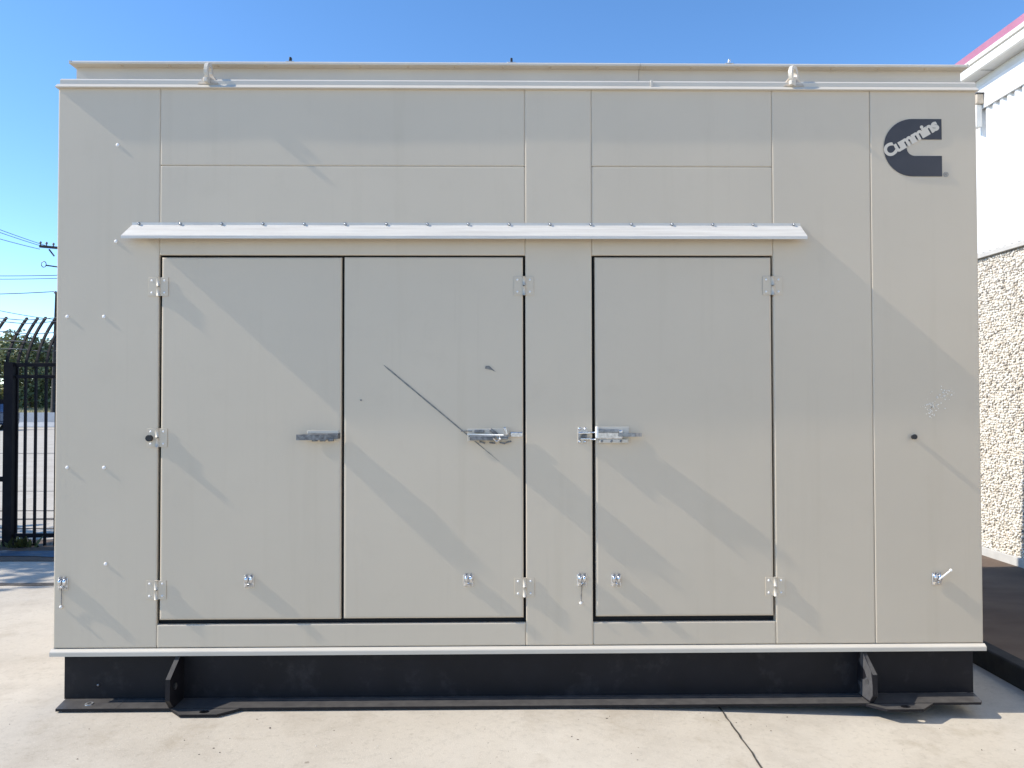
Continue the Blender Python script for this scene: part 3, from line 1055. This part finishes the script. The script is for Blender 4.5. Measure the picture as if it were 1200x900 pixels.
# exposed pebbles: real stones set in the mortar
def pebbles():
    ico = bmesh.new()
    bmesh.ops.create_icosphere(ico, subdivisions=1, radius=1.0)
    iv = [v.co.copy() for v in ico.verts]
    itri = [tuple(v.index for v in f.verts) for f in ico.faces]
    ico.free()
    verts, faces = [], []
    rnd = random.Random(11)
    cell = 0.026
    y = 1.2
    while y < BY1 - 0.01:
        z = 0.165
        while z < 2.84:
            cy, czz = y + rnd.uniform(-.3, .3) * cell, z + rnd.uniform(-.3, .3) * cell
            ra, rb, rc = rnd.uniform(.007, .019), rnd.uniform(.006, .014), rnd.uniform(.007, .013)
            a_ = rnd.uniform(0, math.pi)
            ca, sa = math.cos(a_), math.sin(a_)
            b0 = len(verts)
            xo = WX + rnd.uniform(-0.006, 0.007)
            for v in iv:
                k = 1 + rnd.uniform(-.12, .12)
                u, t = v.y * ra * k, v.z * rb * k
                verts.append((xo + v.x * rc * k, cy + u * ca - t * sa, czz + u * sa + t * ca))
            faces.extend((a0 + b0, b1 + b0, c0 + b0) for a0, b1, c0 in itri)
            z += cell * 0.86
        y += cell * 0.93
    me = bpy.data.meshes.new('pebbles')
    me.from_pydata(verts, [], faces)
    me.polygons.foreach_set('use_smooth', [True] * len(me.polygons))
    me.materials.append(M['pebble'])
    o = bpy.data.objects.new('pebbles', me)
    COL.objects.link(o)
    o.parent = bld
    tag(o, kind='stuff')


pebbles()

# ------------------------------------------------------------------ fence on the left
fen = thing('security_fence', 'black steel picket fence with outward curved tops at left', 'fence')
FY = 4.20


def picket_path(h0=0.03, y=FY):
    pts = [(0, y, h0), (0, y, 1.88)]
    for i in range(1, 9):
        t = i / 8
        pts.append((0, y + 0.34 * (t ** 1.6), 1.88 + 0.60 * t - 0.05 * t * t))
    return pts


def square_bar(path, w_, key):
    m = MB()
    rings = []
    for i, p in enumerate(path):
        a_ = Vector(path[max(0, i - 1)]); b_ = Vector(path[min(len(path) - 1, i + 1)])
        d = (b_ - a_).normalized()
        n_ = Vector((0, d.z, -d.y))
        rings.append([Vector(p) + sx * Vector((w_ / 2, 0, 0)) + sn * n_ * w_ / 2 for sx, sn in ((-1, -1), (1, -1), (1, 1), (-1, 1))])
    vv = [v for r in rings for v in r]
    ff = [(4 * i + k, 4 * i + (k + 1) % 4, 4 * i + 4 + (k + 1) % 4, 4 * i + 4 + k) for i in range(len(rings) - 1) for k in range(4)]
    ff += [(3, 2, 1, 0), tuple(len(vv) - 4 + k for k in range(4))]
    r = m.poly(vv, ff, key)
    bmesh.ops.recalc_face_normals(m.bm, faces=r)
    return m


pk = None
for i in range(-9, 22):
    x = -5.025 + 0.1055 * i
    if -5.24 < x < -5.10 or x > -2.7 or -5.40 < x < -5.29:
        continue
    if pk is None:
        pk = o = square_bar(picket_path(), 0.022, 'fence').build('picket', fen)
    else:
        o = pk.copy(); COL.objects.link(o); o.parent = fen
    o.location = (x, 0, random.uniform(-0.008, 0.008))
for x in (-5.178, -5.36):
    o = square_bar([(0, FY, 0.0), (0, FY, 1.93)], 0.092, 'fence').build('fence_post', fen); o.location = (x, 0.0, 0)
for x in (-5.130, -5.245):
    o = pk.copy(); COL.objects.link(o); o.parent = fen; o.location = (x, 0.03, 0.0)
for (z0, z1, dy) in ((1.885, 1.925, 0.018), (1.765, 1.80, 0.018), (0.125, 0.165, 0.018)):
    b = MB()
    b.box(-6.1, -5.40, FY - dy, FY + dy, z0 - 0.01, z1 - 0.01, 'fence', 0.002)
    b.build('rail', fen)
    b = MB()
    b.box(-5.114, -2.7, FY - dy - 0.001, FY + dy + 0.001, z0, z1, 'fence', 0.002)
    b.build('rail', fen)
for z in (0.7, 1.5):
    b = MB(); b.box(-5.295, -5.216, FY - 0.025, FY + 0.025, z, z + 0.05, 'fence', 0.004); b.build('gate_hinge', fen)
for dy, z in ((0.30, 2.42), (0.27, 2.38), (0.17, 2.26), (0.11, 2.16), (0.06, 2.07)):
    m = MB()
    pts = []
    for i in range(60):
        x = -6.2 + 0.06 * i
        pts.append((x, FY + dy + 0.01 * math.sin(i * 1.7), z + 0.012 * math.sin(i * 0.5 + z * 9) - 0.02 * (x + 6.2) / 3.5))
    m.tube(pts, 0.0045, 'wire', 5)
    m.build('barbed_wire', fen)

# weeds at the fence foot
def weed(name, x, y, n, h, label):
    m = MB()
    for i in range(n):
        a_ = random.uniform(0, 6.283)
        rr = abs(random.gauss(0, 0.06))
        px, py = x + rr * math.cos(a_) * 1.4, y + rr * math.sin(a_) * 0.5
        hh = h * random.uniform(0.4, 1.0)
        lean = Vector((random.uniform(-.1, .1), random.uniform(-.06, .06), 0))
        wv = random.uniform(0.008, 0.022)
        d = Vector((math.cos(a_), math.sin(a_), 0)) * wv
        p = Vector((px, py, 0.015))
        q = p + lean * 0.5 + Vector((0, 0, hh * 0.6))
        t = p + lean + Vector((0, 0, hh))
        m.poly([p - d * .5, p + d * .5, q + d, q - d, t], [(0, 1, 2, 3), (3, 2, 4)], 'weed')
    o = m.build(name)
    return tag(o, label, 'plant', 'weeds at the foot of the fence')


weed('weed_clump', -5.00, 4.10, 60, 0.15, 'low dark weed tuft right of the thick fence post')
weed('weed_clump', -5.46, 4.10, 70, 0.34, 'tall dark weeds left of the thick fence post')

# ------------------------------------------------------------------ far things on the left
def at(px, D):
    return -0.10 + (px - 584.2) / 900 * D


bank = MB()
bx = [-120 + 4 * i for i in range(45)]
by = [42.5, 44, 47, 52, 60, 75, 100, 160]
bz = [0.0, 0.35, 0.65, 0.8, 0.95, 1.1, 1.3, 1.6]
vs = [(x, y, z + (0.12 * noise.noise((x * 0.2, y * 0.2, 0)) if z > 0 else 0)) for y, z in zip(by, bz) for x in bx]
bank.poly(vs, [(j * 45 + i, j * 45 + i + 1, (j + 1) * 45 + i + 1, (j + 1) * 45 + i) for j in range(7) for i in range(44)], 'bank', True)
tag(bank.build('grass_bank'), kind='structure')
gm = MB()
for i in range(3500):
    x, y = random.uniform(-48, -20), random.uniform(43.2, 56)
    z = 0.25 + 0.07 * (y - 43)if y < 47 else 0.6
    hh = random.uniform(0.2, 0.5); wv = random.uniform(0.02, 0.05)
    dx = random.uniform(-.15, .15)
    gm.poly([(x - wv, y, z - .1), (x + wv, y, z - .1), (x + dx, y + random.uniform(-.1, .1), z + hh)], [(0, 1, 2)], 'grass')
tag(gm.build('grass'), kind='stuff')

# concrete barriers
bar = None
for i, (px, lab) in enumerate(((-12, 'grey concrete barrier at the left frame edge behind the fence post'),
                              (57, 'grey concrete barrier directly beside the generator corner beyond the fence'),)):
    if bar is None:
        m = MB()
        m.prism([(-0.30, 0.0), (0.30, 0.0), (0.30, 0.08), (0.14, 0.32), (0.09, 0.86), (-0.09, 0.86), (-0.14, 0.32), (-0.30, 0.08)], -1.98, 1.98, 'x', 'barrier')
        for f in m.bm.faces: f.smooth = False
        bar = o = m.build('concrete_barrier')
        o.rotation_euler = (0, 0, 0)
    else:
        o = bar.copy(); COL.objects.link(o)
    o.location = (at(px, 43.5) + (-0.12 if i == 0 else 0.0), 39.7, 0.0)
    tag(o, lab, 'barrier', 'concrete barriers along the lot edge')


# trees
def tree(name, x, y, z, h, cr, leafkey, label, n=2600, ls=0.20, seed=1, group='trees beyond the barriers'):
    t = thing(name, label, 'tree', group)
    t.location = (x, y, z)
    rnd = random.Random(seed)
    m = MB()
    m.tube([(0, 0, -0.3), (0.05, 0, h * 0.25), (rnd.uniform(-.2, .2), 0, h * 0.5), (rnd.uniform(-.3, .3), 0, h * 0.85)],
           [h * 0.028, h * 0.022, h * 0.014, h * 0.004], 'bark', 8)
    tips = []
    for i in range(9):
        a_ = i * 2.4 + rnd.uniform(-.3, .3)
        z0 = h * rnd.uniform(0.28, 0.6)
        ln = cr * rnd.uniform(0.55, 0.95)
        tip = Vector((math.cos(a_) * ln, math.sin(a_) * ln, z0 + h * rnd.uniform(0.12, 0.30)))
        m.tube([(0.05, 0, z0), tip * 0.5 + Vector((0, 0, z0 * 0.5)), tip], [h * 0.012, h * 0.008, h * 0.003], 'bark', 6)
        tips.append(tip)
    m.build('trunk', t)
    cl = []
    for tip in tips:
        cl.append((tip, cr * rnd.uniform(0.32, 0.5)))
    for i in range(10):
        a_ = rnd.uniform(0, 6.28); q = rnd.uniform(0, 0.62)
        cl.append((Vector((math.cos(a_) * cr * q, math.sin(a_) * cr * q, h * rnd.uniform(0.30, 0.93))), cr * rnd.uniform(0.26, 0.42)))
    if ls > 0.15:
        for i in range(9):
            a_ = rnd.uniform(0, 6.28); q = rnd.uniform(0.1, 0.8)
            cl.append((Vector((math.cos(a_) * cr * q, math.sin(a_) * cr * q, h * rnd.uniform(0.04, 0.28))), cr * rnd.uniform(0.24, 0.36)))
    verts, faces = [], []
    for i in range(n):
        c, r_ = cl[rnd.randrange(len(cl))]
        d = Vector((rnd.gauss(0, 1), rnd.gauss(0, 1), rnd.gauss(0, 1))).normalized()
        p = c + d * r_ * rnd.random() ** 0.4
        u = Vector((rnd.gauss(0, 1), rnd.gauss(0, 1), rnd.gauss(0, .6))).normalized()
        v = u.cross(Vector((rnd.gauss(0, 1), rnd.gauss(0, 1), rnd.gauss(0, 1)))).normalized()
        s = ls * rnd.uniform(0.6, 1.3)
        b0 = len(verts)
        verts += [p - u * s, p + v * s * 0.45, p + u * s, p - v * s * 0.45]
        faces.append((b0, b0 + 1, b0 + 2, b0 + 3))
    me = bpy.data.meshes.new('crown')
    me.from_pydata([tuple(v) for v in verts], [], faces)
    me.materials.append(M[leafkey])
    o = bpy.data.objects.new('crown', me)
    COL.objects.link(o)
    o.parent = t
    return t


for i, (px, yy, h, cr, lk, lab) in enumerate((
        (-22, 56, 6.0, 3.4, 'leaf', 'olive bushy tree at the left frame edge beyond the barriers'),
        (12, 62, 6.4, 3.0, 'leaf_c', 'yellow green tree seen just right of the thick fence post'),
        (36, 58, 5.4, 2.6, 'leaf_b', 'dark green tree in the middle of the fence gap'),
        (58, 64, 5.0, 2.7, 'leaf', 'low olive tree beside the generator corner beyond the fence'),
        (92, 60, 5.2, 3.2, 'leaf_b', 'dark tree mostly hidden behind the generator corner'))):
    tree('leafy_tree', at(px, yy + 3.82), yy, 0.9, h, cr, lk, lab, 3200, 0.20, 30 + i)
tree('shade_tree', -10.4, 3.35, 0.0, 5.4, 1.75, 'leaf_b', 'small leafy tree outside the left edge shading the fence foot', 2200, 0.13, 77, None)

# utility poles and lines
D1 = 46.0
up = thing('utility_pole', 'short dark utility pole beside the generator left edge beyond the barriers', 'pole', 'utility poles')
b = MB(); b.tube([(at(63.2, D1), D1 - 3.82, 0.2), (at(66.0, D1), D1 - 3.82, 8.02)], [0.14, 0.075], 'pole', 10); b.build('pole_shaft', up)
b = MB(); b.ball((at(65.4, D1), D1 - 3.90, 7.95), 0.09, 'darksteel', 1); b.build('insulator', up)
D2 = 52.0
zc = 1.536 + (468 - 291) / 900 * D2
up2 = thing('utility_pole', 'taller utility pole with crossarm mostly hidden behind the generator', 'pole', 'utility poles')
b = MB(); b.tube([(at(76, D2), D2 - 3.82, 0.2), (at(76, D2), D2 - 3.82, zc + 0.6)], [0.19, 0.13], 'pole', 10); b.build('pole_shaft', up2)
b = MB(); b.box(at(46, D2), at(106, D2), D2 - 3.90, D2 - 3.76, zc - 0.07, zc + 0.09, 'pole', 0.0, Matrix.Rotation(R(5), 3, 'Y')); b.build('crossarm', up2)
for px, dz in ((47, 0.42), (54, 0.38), (62, 0.32), (100, -0.1)):
    b = MB()
    x = at(px, D2)
    b.tube([(x, D2 - 3.83, zc + dz - 0.25), (x, D2 - 3.83, zc + dz)], 0.045, 'darksteel', 6)
    b.ball((x, D2 - 3.83, zc + dz), 0.09, 'darksteel', 1)
    b.build('insulator', up2)
b = MB()
zt = 1.536 + (468 - 311) / 900 * D2
b.tube([(at(54, D2), D2 - 3.83, zt + 0.03), (at(76, D2), D2 - 3.83, zt - 0.15)], 0.05, 'pole', 6)
rg = [(at(51, D2) + 0.16 * math.cos(t), D2 - 3.83, zt + 0.10 + 0.20 * math.sin(t)) for t in [i * 2 * math.pi / 12 for i in range(13)]]
b.tube(rg, 0.03, 'darksteel', 5, False)
b.tube([(at(57, D2), D2 - 3.83, zc - 0.05), (at(63, D2), D2 - 3.83, zc - 0.50)], 0.05, 'pole', 6)
b.build('bracket', up2)


def line(pts, r_, label):
    """pts: (px, py, D) of the two ends, turned into metres; the line sags a little"""
    P = [Vector((at(px, D), D - 3.82, 1.536 + (468 - py) / 900 * D)) for px, py, D in pts]
    m = MB()
    out = []
    for i in range(25):
        t = i / 24
        p = P[0].lerp(P[1], t)
        p.z -= 0.25 * 4 * t * (1 - t)
        out.append(p)
    m.tube(out, r_ * 0.75, 'cable', 5)
    return tag(m.build('power_line'), label, 'power line', 'power lines in the sky at left')


line(((-180, 190, 38), (58, 289, 52)), 0.026, 'uppermost thin power line sloping down to the crossarm')
line(((-180, 196, 38), (50, 288.5, 52)), 0.026, 'second power line close under the uppermost one')
line(((-180, 216, 38), (46, 291.5, 52)), 0.026, 'third power line sloping to the crossarm tip')
line(((-200, 314, 52), (86, 321.5, 52)), 0.034, 'upper of the two close level power lines')
line(((-200, 318.5, 52), (86, 325, 52)), 0.030, 'lower of the two close level power lines')
line(((-200, 338.5, 46), (65.4, 341, 46)), 0.034, 'level power line tied to the top of the short pole')
line(((-120, 330, 40), (65.6, 374, 46)), 0.024, 'lowest power line just above the curved fence tops')

# parked car far beyond the fence, its tail at the frame edge
car = thing('parked_car', 'dark blue car parked beyond the fence at the left frame edge', 'car')
car.location = (at(8, 39) - 2.15, 35.2, 0)
m = MB()
m.prism([(-2.10, 0.35), (-2.15, 0.75), (-2.05, 0.95), (-1.1, 1.02), (-0.5, 1.58), (1.2, 1.62), (1.95, 1.05), (2.13, 0.95), (2.15, 0.45), (2.05, 0.32)], -0.88, 0.88, 'y', 'car')
es = [e for e in m.bm.edges]
bmesh.ops.bevel(m.bm, geom=es, offset=0.05, segments=2, affect='EDGES')
m.build('body', car)
for pr in ([(-0.95, 1.06), (-0.45, 1.52), (0.28, 1.54), (0.28, 1.06)], [(0.36, 1.06), (0.36, 1.54), (1.12, 1.55), (1.65, 1.08)]):
    m = MB(); m.prism(pr, -0.884, 0.884, 'y', 'glass'); m.build('window', car)
for x in (-1.35, 1.35):
    for y in (-0.80, 0.80):
        m = MB(); m.tube([(x, y - 0.11, 0.33), (x, y + 0.11, 0.33)], 0.33, 'tyre', 16)
        m.tube([(x, y - 0.115, 0.33), (x, y + 0.115, 0.33)], 0.19, 'zinc', 12)
        m.build('wheel', car)
for y in (-0.7, 0.7):
    m = MB(); m.box(2.13, 2.17, y - 0.14, y + 0.14, 0.72, 0.90, 'redroof', 0.01); m.build('taillight', car)

for o in bpy.data.objects:
    if o.type == 'MESH' and not o.parent and 'kind' not in o and 'label' not in o:
        print('UNTAGGED', o.name)

# grit and leaf crumbs lying on the concrete in front
m = MB()
rg_ = random.Random(5)
for i in range(230):
    x, y = rg_.uniform(-3.0, 2.6), rg_.uniform(-1.7, -0.17) if rg_.random() < 0.8 else rg_.uniform(-0.3, -0.1)
    r_ = rg_.choice([0.0015, 0.002, 0.0025, 0.003, 0.004]) * rg_.uniform(0.7, 1.3)
    z = ground_z(x, y)
    kk = rg_.randint(4, 6)
    a0 = rg_.uniform(0, 6.28)
    ring = [(x + r_ * rg_.uniform(.6, 1.5) * math.cos(a0 + 6.283 * q / kk), y + r_ * rg_.uniform(.6, 1.5) * math.sin(a0 + 6.283 * q / kk), z + 0.0005) for q in range(kk)]
    m.poly(ring + [(x, y, z + r_ * rg_.uniform(0.5, 1.1))], [(q, (q + 1) % kk, kk) for q in range(kk)], rg_.choice(['joint', 'bark', 'footing', 'joint']))
tag(m.build('grit'), kind='stuff')
